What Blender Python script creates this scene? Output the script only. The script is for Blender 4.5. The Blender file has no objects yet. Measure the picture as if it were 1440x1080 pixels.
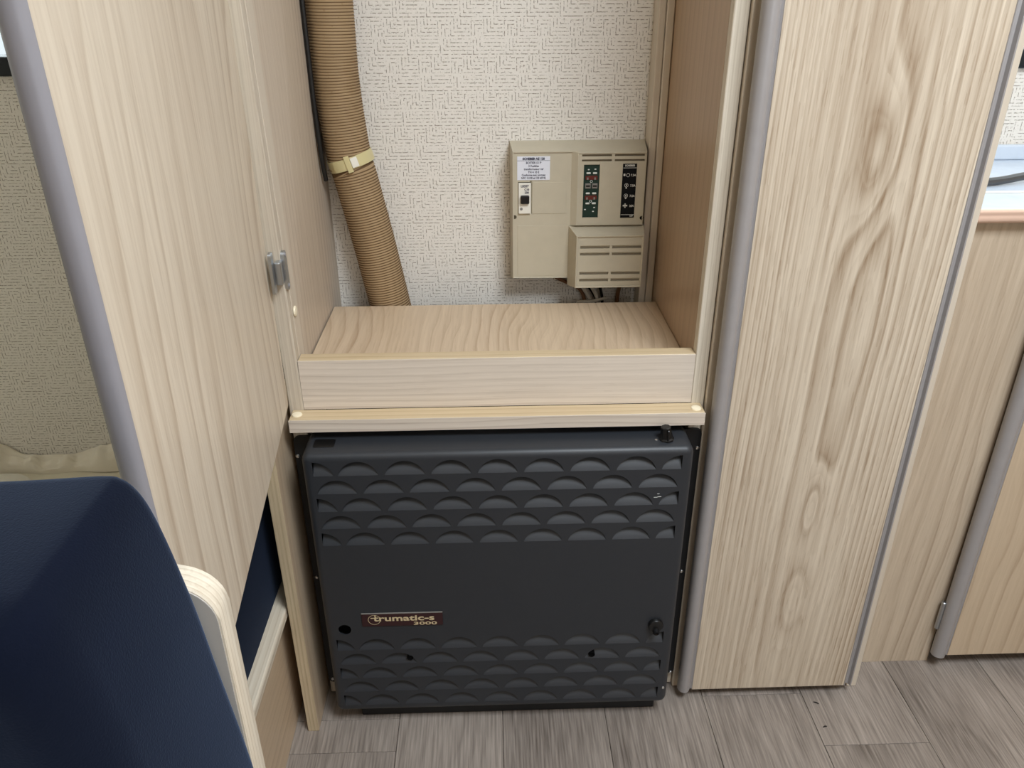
import bpy, bmesh, math, random
from mathutils import Vector, Matrix, Euler, geometry
R = math.radians
SC = bpy.context.scene
C = SC.collection
random.seed(7)

# ------------------------------------------------------------------ camera
cam_d = bpy.data.cameras.new('camera')
cam_d.sensor_fit = 'HORIZONTAL'; cam_d.sensor_width = 36.0
cam_d.lens = 1115.35 / 1440 * 36.0
cam_d.clip_start = 0.02; cam_d.clip_end = 60
cam = bpy.data.objects.new('camera', cam_d); C.objects.link(cam)
def cam_axes(p, y, r):
    f = Vector((math.sin(y)*math.cos(p), math.cos(y)*math.cos(p), -math.sin(p)))
    rt = Vector((math.cos(y), -math.sin(y), 0)); up = rt.cross(f)
    return rt*math.cos(r)+up*math.sin(r), up*math.cos(r)-rt*math.sin(r), f
rr, uu, ff = cam_axes(R(26.7754), R(1.6211), R(-0.2969))
m = Matrix((rr, uu, -ff)).transposed().to_4x4()
m.translation = Vector((-0.0073, -0.8605, 1.0195))
cam.matrix_world = m
SC.camera = cam

# ------------------------------------------------------------------ world, daylight, exposure
W = bpy.data.worlds.new('sky'); SC.world = W; W.use_nodes = True
bg = W.node_tree.nodes['Background']
bg.inputs[0].default_value = (0.90, 0.955, 1.0, 1); bg.inputs[1].default_value = 1.15
def area(name, loc, rot, sx, sy, power, col):
    l = bpy.data.lights.new(name, 'AREA'); l.shape = 'RECTANGLE'; l.size = sx; l.size_y = sy
    l.energy = power; l.color = col
    o = bpy.data.objects.new(name, l); C.objects.link(o); o.location = loc; o.rotation_euler = rot
    return o
# daylight in the four window openings of the van
area('daylight_roof_hatch', (0.60, -0.90, 2.02), (0, 0, 0), 0.66, 0.66, 40, (0.85, 0.925, 1.0))
area('daylight_front_window', (0.75, -1.70, 1.22), (R(90), 0, 0), 1.1, 0.66, 2.5, (1.0, 0.98, 0.95))
area('daylight_left_window', (-1.08, 0.47, 1.25), (R(-90), 0, 0), 0.70, 0.60, 11, (0.90, 0.96, 1.0))
area('daylight_right_window', (1.10, 0.47, 1.25), (R(-90), 0, 0), 0.70, 0.60, 6.5, (0.94, 0.98, 1.0))
SC.view_settings.view_transform = 'Standard'
SC.view_settings.look = 'None'
SC.view_settings.gamma = 1
SC.view_settings.use_curve_mapping = False
SC.view_settings.exposure = -0.03

# ------------------------------------------------------------------ node helpers
class E:
    """a socket with arithmetic"""
    def __init__(s, t, k): s.t = t; s.k = k
    def _m(s, op, *a):
        n = s.t.nodes.new('ShaderNodeMath'); n.operation = op
        for i, v in enumerate((s,)+a):
            if isinstance(v, E): s.t.links.new(v.k, n.inputs[i])
            else: n.inputs[i].default_value = v
        return E(s.t, n.outputs[0])
    def __add__(s, o): return s._m('ADD', o)
    def __sub__(s, o): return s._m('SUBTRACT', o)
    def __mul__(s, o): return s._m('MULTIPLY', o)
    def __truediv__(s, o): return s._m('DIVIDE', o)
    __radd__ = __add__; __rmul__ = __mul__
    def rsub(s, o):
        return (s*-1.0)+o
    def lt(s, o): return s._m('LESS_THAN', o)
    def gt(s, o): return s._m('GREATER_THAN', o)
    def floor(s): return s._m('FLOOR')
    def frac(s): return s._m('FRACT')
    def sin(s): return s._m('SINE')
    def pw(s, o): return s._m('POWER', o)
    def mn(s, o): return s._m('MINIMUM', o)
    def mx(s, o): return s._m('MAXIMUM', o)
    def ab(s): return s._m('ABSOLUTE')
    def clamp(s):
        r = s._m('ADD', 0.0); r.k.node.use_clamp = True; return r
    def ramp(s, a, b):
        n = s.t.nodes.new('ShaderNodeMapRange'); s.t.links.new(s.k, n.inputs[0])
        n.inputs[1].default_value = a; n.inputs[2].default_value = b
        return E(s.t, n.outputs[0])
def new_mat(name, rough=0.5, spec=0.5, col=(0.5, 0.5, 0.5), metal=0.0):
    mt = bpy.data.materials.new(name); mt.use_nodes = True
    t = mt.node_tree; b = t.nodes['Principled BSDF']
    b.inputs['Base Color'].default_value = (*col, 1)
    b.inputs['Roughness'].default_value = rough
    b.inputs['Metallic'].default_value = metal
    b.inputs['Specular IOR Level'].default_value = spec
    return mt, t, b
def coords(t):
    n = t.nodes.new('ShaderNodeTexCoord'); s = t.nodes.new('ShaderNodeSeparateXYZ')
    t.links.new(n.outputs['Object'], s.inputs[0])
    return [E(t, s.outputs[i]) for i in range(3)]
def vec(t, a, b, c):
    n = t.nodes.new('ShaderNodeCombineXYZ')
    for i, v in enumerate((a, b, c)):
        if isinstance(v, E): t.links.new(v.k, n.inputs[i])
        else: n.inputs[i].default_value = v
    return n.outputs[0]
def noise(t, v, scale=1.0, detail=2.0, rough=0.5, color=False):
    n = t.nodes.new('ShaderNodeTexNoise'); t.links.new(v, n.inputs['Vector'])
    n.inputs['Scale'].default_value = scale; n.inputs['Detail'].default_value = detail
    n.inputs['Roughness'].default_value = rough
    return E(t, n.outputs[0])
def mix(t, f, a, b):
    n = t.nodes.new('ShaderNodeMix'); n.data_type = 'RGBA'
    if isinstance(f, E): t.links.new(f.k, n.inputs[0])
    else: n.inputs[0].default_value = f
    for i, v in ((6, a), (7, b)):
        if hasattr(v, 'is_linked') or hasattr(v, 'links'): t.links.new(v, n.inputs[i])
        else: n.inputs[i].default_value = (*v, 1)
    return n.outputs[2]
def bump(t, b, h, strength, dist):
    n = t.nodes.new('ShaderNodeBump'); n.inputs['Strength'].default_value = strength
    n.inputs['Distance'].default_value = dist
    t.links.new(h.k, n.inputs['Height']); t.links.new(n.outputs[0], b.inputs['Normal'])
def S(r, g, b):
    f = lambda c: (c/255/12.92) if c <= 10 else ((c/255+0.055)/1.055)**2.4
    return (f(r), f(g), f(b))

# ------------------------------------------------------------------ materials
LIGHT, DARK = S(213, 200, 181), S(150, 126, 102)
def wood(name, axis='z', seed=0.0, light=LIGHT, dark=DARK, A=75.0, xc=None, wob=5.0, contrast=0.62, rough=0.42, slant=0.0, wa=1.0, fine=1.0, stretch=1.3, r2=0.20, stk=0.45, rw=1.0, rp=3.5, knots=()):
    """printed ash laminate: growth rings along the grain (arched about xc), fine fibres, short pores"""
    mt, t, b = new_mat(name, rough, 0.4)
    x, y, z = coords(t)
    a, c, g = {'z': (x, y, z), 'x': (z, y, x), 'y': (x, z, y)}[axis]
    a = a + g*slant
    if xc is None: d = a*wa + c
    else:
        u = (a-xc).ab(); d = u*u*4.2 + c
    n1 = noise(t, vec(t, a*4.5*wa+seed, c*4.5, g*stretch+seed*1.7), 1.0, 1.5)
    n2 = noise(t, vec(t, a*22.0*wa+seed*3, c*22.0, g*4.0+seed), 1.0, 2.0)
    F = d*A + n1*wob + n2*0.9
    for xk, gk, sx, sz, am in knots:
        qa = (a-xk)*(1.0/sx); qg = (g-gk)*(1.0/sz)
        F = F + ((qa*qa+qg*qg)*-1.0)._m('EXPONENT')*am
    s1 = F.frac(); s2 = (F*2.1+0.3).frac()
    ring = s1.pw(rp)*s1.ramp(1.0, 0.84 if knots else 0.93)
    ring2 = s2.pw(2.5)*s2.ramp(1.0, 0.9)
    amp = noise(t, vec(t, a*9.0-seed, c*9.0, g*0.9+seed*2), 1.0, 1.0).ramp(0.36, 0.60)
    fib = noise(t, vec(t, a*260.0, c*260.0, g*8.0+seed), 1.0, 3.0)
    pore = noise(t, vec(t, a*480.0+seed, c*480.0, g*30.0), 1.0, 0.0).gt(0.68)
    tone = noise(t, vec(t, a*6.0+seed*2, c*6.0, g*0.9), 1.0, 1.0)
    strk = noise(t, vec(t, a*120.0*wa+seed, c*120.0, g*2.4+seed), 1.0, 2.0)
    f = (strk-0.5)*stk + ring*(amp*0.65+0.2)*rw + ring2*r2 + (fib-0.5)*(0.75*fine) + pore*0.14 + (tone-0.5)*0.75 + 0.24
    f = (f*contrast).clamp()
    t.links.new(mix(t, f, light, dark), b.inputs['Base Color'])
    bump(t, b, (fib*0.5-pore*0.5), 0.10, 0.0004)
    return mt
W_door = wood('ash_wardrobe_door', 'z', 3.3, A=150, xc=0.0, wob=4.5, slant=-0.02, contrast=0.92, stretch=0.8, r2=0.16, stk=0.62, rw=0.85, rp=2.2, knots=((-0.004, 0.845, 0.026, 0.090, 1.9), (0.022, 0.62, 0.03, 0.20, -1.3), (0.008, 0.365, 0.013, 0.055, 1.4), (0.012, 0.196, 0.018, 0.07, 1.2)), light=S(216, 203, 183), dark=S(142, 118, 92))
W_open = wood('ash_open_door', 'z', 11.7, light=S(222, 210, 191), dark=S(160, 136, 110), A=24, wob=5.0, contrast=0.62)
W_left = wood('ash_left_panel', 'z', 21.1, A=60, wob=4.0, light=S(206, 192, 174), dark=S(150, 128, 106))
W_right = wood('ash_right_panel_shaded', 'z', 5.2, A=40, wob=2.0, contrast=0.5, light=S(184, 158, 130), dark=S(140, 113, 88), rough=0.33)  # shade on the right inner face is put into this browner colour
W_stile = wood('ash_stile', 'z', 31.0, A=30, wob=1.0, contrast=0.32, light=S(214, 203, 186), dark=S(170, 152, 130))
W_shelf = wood('ash_shelf', 'y', 9.4, A=60, wob=7.0, light=S(210, 189, 162), dark=S(158, 130, 102), contrast=0.6, stretch=2.5)
W_fascia = wood('ash_fascia', 'x', 14.2, A=110, wob=3.0, light=S(222, 211, 197), dark=S(158, 140, 123), contrast=0.48, stretch=2.0)
W_rail = wood('ash_rail', 'x', 17.9, A=90, wob=1.0, light=S(206, 186, 152), dark=S(166, 140, 106), contrast=0.55)
W_post = wood('ash_post_edge', 'z', 2.4, A=170, wob=1.0, light=S(214, 204, 187), dark=S(146, 128, 108), contrast=0.62)
W_room = wood('dim_unseen_wall', 'z', 71.0, A=20, wob=4.0, light=S(168, 142, 112), dark=S(120, 96, 72), contrast=0.5)  # brown tone for the unseen walls, picked to cut bounce light
W_post2 = wood('ash_right_post_edge', 'z', 7.4, A=170, wob=1.0, light=S(226, 217, 200), dark=S(156, 138, 114), contrast=0.75)
W_low = wood('ash_lower_panel', 'z', 41.0, A=40, wob=2.0, light=S(198, 178, 152), dark=S(150, 124, 98), contrast=0.55)
W_lowedge = wood('ash_lower_panel_edge', 'z', 43.0, A=190, wob=1.0, light=S(206, 189, 158), dark=S(146, 124, 94), contrast=0.7)
W_kitchen = wood('ash_kitchen', 'z', 51.5, A=45, wob=6.0, light=S(203, 187, 165), dark=S(140, 118, 95), contrast=0.68, slant=-0.05)
W_kdoor = wood('ash_kitchen_door', 'z', 57.5, A=40, wob=4.0, light=S(203, 184, 158), dark=S(150, 124, 98), contrast=0.5)
W_ply = wood('ash_plywood_edge', 'z', 61.0, A=240, wob=0.5, wa=0.0, light=S(222, 212, 194), dark=S(168, 148, 120), contrast=0.75)
W_bench = wood('ash_bench_panel', 'y', 63.0, A=40, wob=3.0, light=S(206, 184, 156), dark=S(156, 128, 100), contrast=0.5)
W_nose = wood('ash_bench_nosing', 'y', 66.0, A=120, wob=1.0, light=S(226, 216, 198), dark=S(176, 156, 128), contrast=0.55)

def plastic(name, col, rough=0.45, spec=0.5, grain=0.0, metal=0.0, gs=900.0):
    mt, t, b = new_mat(name, rough, spec, col, metal)
    if grain:
        x, y, z = coords(t)
        n = noise(t, vec(t, x, y, z), gs, 2.0)
        bump(t, b, n, grain, 0.0004)
        lo = tuple(c*0.93 for c in col); hi = tuple(min(1, c*1.06) for c in col)
        t.links.new(mix(t, noise(t, vec(t, x, y, z), 60.0, 3.0), lo, hi), b.inputs['Base Color'])
    return mt
M_trim = plastic('mauve_grey_trim', S(155, 151, 150), 0.3, 0.6, 0.05)
M_trim_dark = plastic('mauve_grey_trim_deep', S(142, 140, 145), 0.36, 0.5, 0.05)
M_heat = plastic('slate_enamel', S(42, 45, 50), 0.45, 0.5, 0.05)
M_flange = plastic('black_enamel', S(20, 21, 23), 0.45, 0.4)
M_black = plastic('black_plastic', S(14, 14, 15), 0.38, 0.5)
M_void = plastic('shade_black', S(6, 6, 7), 0.9, 0.1)  # near-black for shade in gaps and holes; also the heater body
M_screw = plastic('zinc_screw', (0.75, 0.74, 0.72), 0.28, 0.5, metal=1.0)
M_steel = plastic('zinc_hinge', (0.50, 0.53, 0.56), 0.34, 0.5, 0.25, metal=1.0, gs=300)
M_beige = plastic('beige_abs', S(190, 181, 160), 0.48, 0.4, 0.05)
M_slot = plastic('slot_shadow_plastic', S(120, 110, 92), 0.6, 0.3)
M_hole = plastic('screw_hole_brown', S(84, 76, 60), 0.7, 0.2)
M_plate = plastic('matt_black_print', S(12, 12, 14), 0.75, 0.2)
M_cream = plastic('cream_cap', S(240, 228, 200), 0.4, 0.5)
M_strap = plastic('cream_strap', S(206, 194, 146), 0.35, 0.5)
M_white = plastic('white_plastic', S(232, 228, 216), 0.4, 0.5)
M_paper = plastic('label_paper', S(222, 224, 232), 0.6, 0.3)
M_ink = plastic('dark_ink', S(62, 62, 78), 0.7, 0.2)
M_board = plastic('circuit_green', S(10, 44, 36), 0.4, 0.5)
M_red = plastic('fuse_red', S(96, 36, 30), 0.35, 0.5)
M_clip = plastic('tinned_clip', S(225, 228, 222), 0.25, 0.6)
M_grey = plastic('socket_grey', S(130, 126, 120), 0.5, 0.4)
M_print = plastic('white_print', S(214, 212, 204), 0.5, 0.3)
M_badge = plastic('badge_maroon', S(48, 18, 22), 0.3, 0.5)
M_gold = plastic('badge_gold', S(206, 188, 150), 0.4, 0.5)
M_cable_w = plastic('grey_cable', S(196, 190, 178), 0.45, 0.4)
M_cable_b = plastic('black_cable', S(22, 21, 20), 0.5, 0.4)
M_cable_n = plastic('brown_cable', S(122, 86, 58), 0.5, 0.4)
M_hose = plastic('grey_hose', S(70, 70, 70), 0.4, 0.5)
M_top = plastic('pale_blue_worktop', S(204, 215, 228), 0.25, 0.5, 0.03)
M_copper = plastic('pink_worktop_edge', S(222, 190, 170), 0.3, 0.5)
M_ceil = plastic('ceiling_white', S(226, 220, 206), 0.7, 0.3)
M_ceil2 = plastic('grey_white_laminate', S(176, 172, 166), 0.5, 0.4)
M_bench_top = plastic('cream_board', S(224, 216, 194), 0.5, 0.4, 0.05)
M_frame = plastic('window_rubber', S(22, 28, 32), 0.5, 0.4)

def duct_mat():
    mt, t, b = new_mat('tan_duct_paper', 0.55, 0.3)
    x, y, z = coords(t)
    n = noise(t, vec(t, x, y, z), 45.0, 3.0)
    sp = noise(t, vec(t, x, y, z), 260.0, 0.0).gt(0.80)
    c1 = mix(t, n, S(160, 135, 102), S(180, 154, 118))
    t.links.new(mix(t, sp*0.35, c1, S(120, 92, 60)), b.inputs['Base Color'])
    return mt
M_duct = duct_mat()
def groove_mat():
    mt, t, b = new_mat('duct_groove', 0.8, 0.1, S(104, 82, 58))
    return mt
M_groove = groove_mat()

def wallpaper(name='wallpaper_basket_weave'):
    mt, t, b = new_mat(name, 0.75, 0.2)
    x, y, z = coords(t)
    wob = noise(t, vec(t, x, 0.0, z), 130.0, 2.0)-0.5
    u0 = (x + y)/0.048 + wob*0.012; v0 = z/0.050 + wob*0.02
    iv = v0.floor(); fv = v0.frac()
    fu = (u0 + iv*0.37).frac()
    low = fv.lt(0.5)
    n9 = 9.6
    d_low = (fu.lt(0.62))*((fu).mn(fv*1.04)) + (fu.gt(0.62))*((fu-0.62).mn((fv*-1.0)+0.5+0.0))
    d_hi = (fu.lt(0.30))*(fv-0.5) + (fu.gt(0.30))*((fu-0.30).mn(fv-0.5))
    d = low*d_low + (low.rsub(1.0))*d_hi
    ln = (d*n9).frac()
    edge = noise(t, vec(t, x, 0.0, z), 800.0, 1.0)
    line = ((ln-0.5).ab()).lt(0.115)
    br = noise(t, vec(t, x, y, z), 210.0, 2.0)
    keep = br.ramp(0.42, 0.56)
    dots = noise(t, vec(t, x, y, z), 420.0, 0.0).gt(0.735)
    gap = (fv.gt(0.035))*(fv.lt(0.97))
    f = (line*keep*gap*0.95 + dots*0.5)*(edge.ramp(0.3, 0.55)*0.4+0.6)
    f = f.clamp()
    base = mix(t, noise(t, vec(t, x, y, z), 500.0, 2.0), S(224, 219, 210), S(237, 232, 224))
    t.links.new(mix(t, f, base, S(146, 136, 122)), b.inputs['Base Color'])
    bump(t, b, f*-1.0 + noise(t, vec(t, x, y, z), 700.0, 2.0)*0.5, 0.5, 0.0008)
    return mt
M_wall = wallpaper()

def vinyl():
    mt, t, b = new_mat('grey_vinyl_plank', 0.42, 0.4)
    x, y, z = coords(t)
    o = t.nodes.new('ShaderNodeObjectInfo'); rnd = E(t, o.outputs['Random'])
    a = x + rnd*3.0; g = y + rnd*7.0
    broad = noise(t, vec(t, a*6.0, 0.0, g*0.9), 1.0, 2.0)
    u = a*42.0 + broad*12.0 + noise(t, vec(t, a*30.0, 0.0, g*3.0), 1.0, 2.0)*1.2
    saw = u.frac()
    amp = noise(t, vec(t, a*9.0+3.0, 0.0, g*1.5), 1.0, 1.0).ramp(0.38, 0.6)
    ring = saw.pw(3.0)*saw.ramp(1.0, 0.9)
    fib = noise(t, vec(t, a*330.0, 0.0, g*13.0), 1.0, 3.0)
    cl = noise(t, vec(t, a*11.0, 0.0, g*4.0), 1.0, 3.0)
    f = ((fib-0.45)*1.5 + ring*amp*0.25 + (cl-0.5)*0.9 + 0.36 + (rnd-0.5)*0.22).clamp()
    t.links.new(mix(t, f, S(166, 155, 145), S(88, 79, 72)), b.inputs['Base Color'])
    bump(t, b, fib*-1.0, 0.25, 0.0006)
    return mt
M_vinyl = vinyl()
def fabric(name, col, hi, sc=900.0, sheen=0.35):
    mt, t, b = new_mat(name, 0.9, 0.1)
    x, y, z = coords(t)
    n = noise(t, vec(t, x, y, z), 26.0, 4.0)
    w = noise(t, vec(t, x, y, z), sc, 2.0)
    t.links.new(mix(t, (n*0.7+w*0.3), col, hi), b.inputs['Base Color'])
    b.inputs['Sheen Weight'].default_value = sheen
    b.inputs['Sheen Roughness'].default_value = 0.45
    b.inputs['Sheen Tint'].default_value = (0.45, 0.62, 1.0, 1)
    bump(t, b, w, 0.35, 0.0006)
    return mt
M_blue = fabric('navy_velour', S(4, 9, 21), S(8, 14, 31), sheen=0.18)
M_blue2 = fabric('navy_velour_seat', S(5, 10, 24), S(9, 17, 34), sheen=0.05)
M_cloth = fabric('beige_quilted_cloth', S(228, 219, 200), S(240, 232, 216), 500.0, 0.1)
def pane_mat():
    mt = bpy.data.materials.new('acrylic_pane'); mt.use_nodes = True
    t = mt.node_tree; t.nodes.clear()
    o = t.nodes.new('ShaderNodeOutputMaterial'); mx = t.nodes.new('ShaderNodeMixShader')
    tr = t.nodes.new('ShaderNodeBsdfTransparent'); gl = t.nodes.new('ShaderNodeBsdfGlossy')
    tr.inputs[0].default_value = (0.95, 0.98, 0.98, 1); gl.inputs['Roughness'].default_value = 0.03
    mx.inputs[0].default_value = 0.06
    t.links.new(tr.outputs[0], mx.inputs[1]); t.links.new(gl.outputs[0], mx.inputs[2])
    t.links.new(mx.outputs[0], o.inputs[0])
    return mt
M_pane = pane_mat()

# ------------------------------------------------------------------ mesh helpers
ORG = {}
def obj(name, bm, mat, parent=None, smooth=False, origin=None, ang=35):
    """link bm (world coordinates) as ONE mesh object"""
    base = Vector(origin) if origin is not None else (ORG[parent.name] if parent is not None else Vector((0, 0, 0)))
    bmesh.ops.recalc_face_normals(bm, faces=bm.faces)
    me = bpy.data.meshes.new(name)
    bmesh.ops.translate(bm, verts=bm.verts, vec=-base)
    bm.to_mesh(me); bm.free()
    if smooth:
        for p in me.polygons: p.use_smooth = True
        me.set_sharp_from_angle(angle=R(ang))
    me.materials.append(mat)
    o = bpy.data.objects.new(name, me); C.objects.link(o)
    if parent is not None:
        o.parent = parent; o.location = base-ORG[parent.name]
    else: o.location = base
    ORG[o.name] = base.copy()
    return o
def thing(name, label, cat, loc, group=None):
    o = bpy.data.objects.new(name, None); C.objects.link(o); o.location = loc
    o.empty_display_size = 0.05
    ORG[o.name] = Vector(loc)
    o['label'] = label; o['category'] = cat
    if group: o['group'] = group
    return o
def tag(o, label, cat, group=None):
    o['label'] = label; o['category'] = cat
    if group: o['group'] = group
    return o
def struct(o): o['kind'] = 'structure'; return o
def box(bm, x0, x1, y0, y1, z0, z1, bev=0.0, seg=1):
    vs = [bm.verts.new((x, y, z)) for x in (x0, x1) for y in (y0, y1) for z in (z0, z1)]
    idx = ((0, 1, 3, 2), (4, 6, 7, 5), (0, 4, 5, 1), (2, 3, 7, 6), (0, 2, 6, 4), (1, 5, 7, 3))
    fs = [bm.faces.new([vs[i] for i in f]) for f in idx]
    if bev:
        es = list({e for f in fs for e in f.edges})
        bmesh.ops.bevel(bm, geom=es, offset=bev, segments=seg, affect='EDGES', profile=0.5)
    return bm
def nb(): return bmesh.new()
def bx(*a, **k): return box(nb(), *a, **k)
def prism(bm, pts, axis, a, b, close=True):
    """extrude a 2D outline along axis from a to b"""
    def P(p, h):
        if axis == 'x': return (h, p[0], p[1])
        if axis == 'y': return (p[0], h, p[1])
        return (p[0], p[1], h)
    A = [bm.verts.new(P(p, a)) for p in pts]; B = [bm.verts.new(P(p, b)) for p in pts]
    n = len(pts)
    for i in range(n): bm.faces.new((A[i], A[(i+1) % n], B[(i+1) % n], B[i]))
    if close: bm.faces.new(A); bm.faces.new(B[::-1])
    return bm
def hull2(bm, f, fy, k, ky):
    """frustum: front rectangle f=(x0,x1,z0,z1) at y=fy, back rectangle k at y=ky"""
    A = [bm.verts.new((x, fy, z)) for x, z in ((f[0], f[2]), (f[1], f[2]), (f[1], f[3]), (f[0], f[3]))]
    B = [bm.verts.new((x, ky, z)) for x, z in ((k[0], k[2]), (k[1], k[2]), (k[1], k[3]), (k[0], k[3]))]
    for i in range(4): bm.faces.new((A[i], A[(i+1) % 4], B[(i+1) % 4], B[i]))
    bm.faces.new(B[::-1])
    return A
def tube(bm, pts, r, seg=10, cap=True, rad=None):
    pts = [Vector(p) for p in pts]; n = len(pts); rings = []
    up = Vector((0, 0, 1)); prev = None
    for i, p in enumerate(pts):
        d = (pts[min(i+1, n-1)]-pts[max(i-1, 0)]).normalized()
        if prev is None:
            a = d.cross(up if abs(d.z) < 0.9 else Vector((0, 1, 0))).normalized()
        else: a = (prev - d*prev.dot(d)).normalized()
        prev = a; b = d.cross(a)
        q = rad[i] if rad else r
        rings.append([bm.verts.new(p+(a*math.cos(2*math.pi*k/seg)+b*math.sin(2*math.pi*k/seg))*q) for k in range(seg)])
    for i in range(n-1):
        for k in range(seg):
            bm.faces.new((rings[i][k], rings[i][(k+1) % seg], rings[i+1][(k+1) % seg], rings[i+1][k]))
    if cap: bm.faces.new(rings[0][::-1]); bm.faces.new(rings[-1])
    return rings
def spline(pts, n):
    """Catmull-Rom through pts"""
    P = [Vector(p) for p in pts]; P = [P[0]*2-P[1]]+P+[P[-1]*2-P[-2]]; out = []
    for i in range(1, len(P)-2):
        for k in range(n):
            t = k/n; a, b, c, d = P[i-1:i+3]
            out.append(0.5*((2*b)+(c-a)*t+(2*a-5*b+4*c-d)*t*t+(3*b-a-3*c+d)*t**3))
    out.append(P[-2]); return out
def lathe(bm, prof, origin, axis, seg=20):
    """prof: (radius, height) pairs along axis"""
    d = Vector(axis).normalized(); a = d.orthogonal().normalized(); b = d.cross(a); o = Vector(origin); rings = []
    for r, h in prof:
        rings.append([bm.verts.new(o+d*h+(a*math.cos(2*math.pi*k/seg)+b*math.sin(2*math.pi*k/seg))*max(r, 1e-5)) for k in range(seg)])
    for i in range(len(prof)-1):
        for k in range(seg):
            bm.faces.new((rings[i][k], rings[i][(k+1) % seg], rings[i+1][(k+1) % seg], rings[i+1][k]))
    bm.faces.new(rings[0][::-1]); bm.faces.new(rings[-1])
    return bm
def holed(bm, outline, holes, y, depth=0.0, bottom=False):
    """flat sheet in the xz plane at y with real holes; hole walls run back by depth"""
    vs = []; es = []
    for loop in [outline]+holes:
        s = len(vs); vs += [Vector(p) for p in loop]
        es += [(s+i, s+(i+1) % len(loop)) for i in range(len(loop))]
    v2, e2, f2, _, _, _ = geometry.delaunay_2d_cdt(vs, es, [], 1, 1e-7)
    def inside(p, poly):
        c = False; n = len(poly)
        for i in range(n):
            a, b = poly[i], poly[i-1]
            if (a[1] > p[1]) != (b[1] > p[1]) and p[0] < (b[0]-a[0])*(p[1]-a[1])/(b[1]-a[1])+a[0]: c = not c
        return c
    bbs = [(min(p[0] for p in h), max(p[0] for p in h), min(p[1] for p in h), max(p[1] for p in h)) for h in holes]
    V = [bm.verts.new((p[0], y, p[1])) for p in v2]
    for f in f2:
        cx = sum(v2[i][0] for i in f)/len(f); cz = sum(v2[i][1] for i in f)/len(f)
        if not inside((cx, cz), outline): continue
        if any(b[0] <= cx <= b[1] and b[2] <= cz <= b[3] and inside((cx, cz), h) for b, h in zip(bbs, holes)): continue
        bm.faces.new([V[i] for i in f])
    if depth:
        for h in holes:
            A = [bm.verts.new((p[0], y, p[1])) for p in h]; B = [bm.verts.new((p[0], y+depth, p[1])) for p in h]
            n = len(h)
            for i in range(n): bm.faces.new((A[i], A[(i+1) % n], B[(i+1) % n], B[i]))
            if bottom: bm.faces.new(B)
    bmesh.ops.remove_doubles(bm, verts=bm.verts, dist=1e-6)
    return bm
def rrect(x0, x1, z0, z1, r, n=5):
    out = []
    for cx, cz, a0 in ((x1-r, z1-r, 0), (x0+r, z1-r, 90), (x0+r, z0+r, 180), (x1-r, z0+r, 270)):
        for k in range(n+1):
            a = R(a0+90*k/n); out.append((cx+r*math.cos(a), cz+r*math.sin(a)))
    return out
def rect(x0, x1, z0, z1): return [(x0, z0), (x1, z0), (x1, z1), (x0, z1)]
def circ(cx, cz, r, n=20): return [(cx+r*math.cos(2*math.pi*k/n), cz+r*math.sin(2*math.pi*k/n)) for k in range(n)]
def lean(bm):
    """the left upright splays a few millimetres outwards above the shelf, most at its front"""
    bmesh.ops.bisect_plane(bm, geom=bm.verts[:]+bm.edges[:]+bm.faces[:], plane_co=(0, 0, 0.55), plane_no=(0, 0, 1))
    for v in bm.verts:
        if v.co.z > 0.55: v.co.x -= 0.0066*(v.co.z-0.55)/0.45*(0.395-v.co.y)/0.33
    return bm
def text(body, x, y, z, size, mat, parent, align='CENTER', sx=1.0, bold=0.0, name='lettering', rot=0.0):
    cu = bpy.data.curves.new('lettering', 'FONT'); cu.body = body; cu.size = size; cu.align_x = align
    cu.extrude = 0.00012; cu.offset = bold; cu.resolution_u = 3
    o = bpy.data.objects.new('lettering_source', cu); C.objects.link(o)
    me = bpy.data.meshes.new_from_object(o.evaluated_get(bpy.context.evaluated_depsgraph_get()))
    bpy.data.objects.remove(o); bpy.data.curves.remove(cu)
    bm = nb(); bm.from_mesh(me); bpy.data.meshes.remove(me)
    mm = Matrix.Translation((x, y, z)) @ Matrix.Rotation(-rot, 4, 'Y') @ Matrix.Rotation(R(90), 4, 'X') @ Matrix.Diagonal((sx, 1, 1, 1))
    bmesh.ops.transform(bm, matrix=mm, verts=bm.verts)
    return obj(name, bm, mat, parent)
def twin(o, loc, parent):
    c = o.copy(); C.objects.link(c); c.parent = parent; c.location = Vector(loc)-ORG[parent.name]; return c
H = 1.62            # height up to which cupboards are built (far above the frame)

# ================================================================== the setting
fl = bx(-1.5, 1.5, -1.75, 0.43, -0.03, -0.0035)
floor = struct(obj('floor', fl, M_frame))
cuts = {-0.32: [-1.3, -0.46, -0.047, 0.012], -0.16: [-0.93, -0.20], 0.0: [-1.1, -0.42], 0.16: [-0.75, 0.2],
        0.32: [-1.2, -0.62, 0.0388], 0.48: [-0.95, -0.0594], 0.64: [-1.25, -0.36], 0.80: [-0.8, 0.15], -0.48: [-1.0, -0.14]}
cols = [-1.5+0.0] + [round(-1.44+0.16*i, 2) for i in range(19)] + [1.5]
for x0, x1 in zip(cols[:-1], cols[1:]):
    ys = [-1.75]+cuts.get(x0, [-1.2+0.37*((x0*7) % 1), -0.3+0.3*((x0*5) % 1)])+[0.394]
    for y0, y1 in zip(ys[:-1], ys[1:]):
        g = 0.00035
        bm = bx(x0+g, x1-g, y0+g, y1-g, -0.0035, 0.0, bev=0.0005)
        obj('plank', bm, M_vinyl, floor)
WZ0, WZ1 = 0.926, 1.56
WL, WR = (-1.44, -0.66), (0.72, 1.44)
bm = nb()
y0, y1 = 0.395, 0.43
box(bm, -1.5, 1.5, y0, y1, -0.03, WZ0); box(bm, -1.5, 1.5, y0, y1, WZ1, 1.98)
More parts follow.
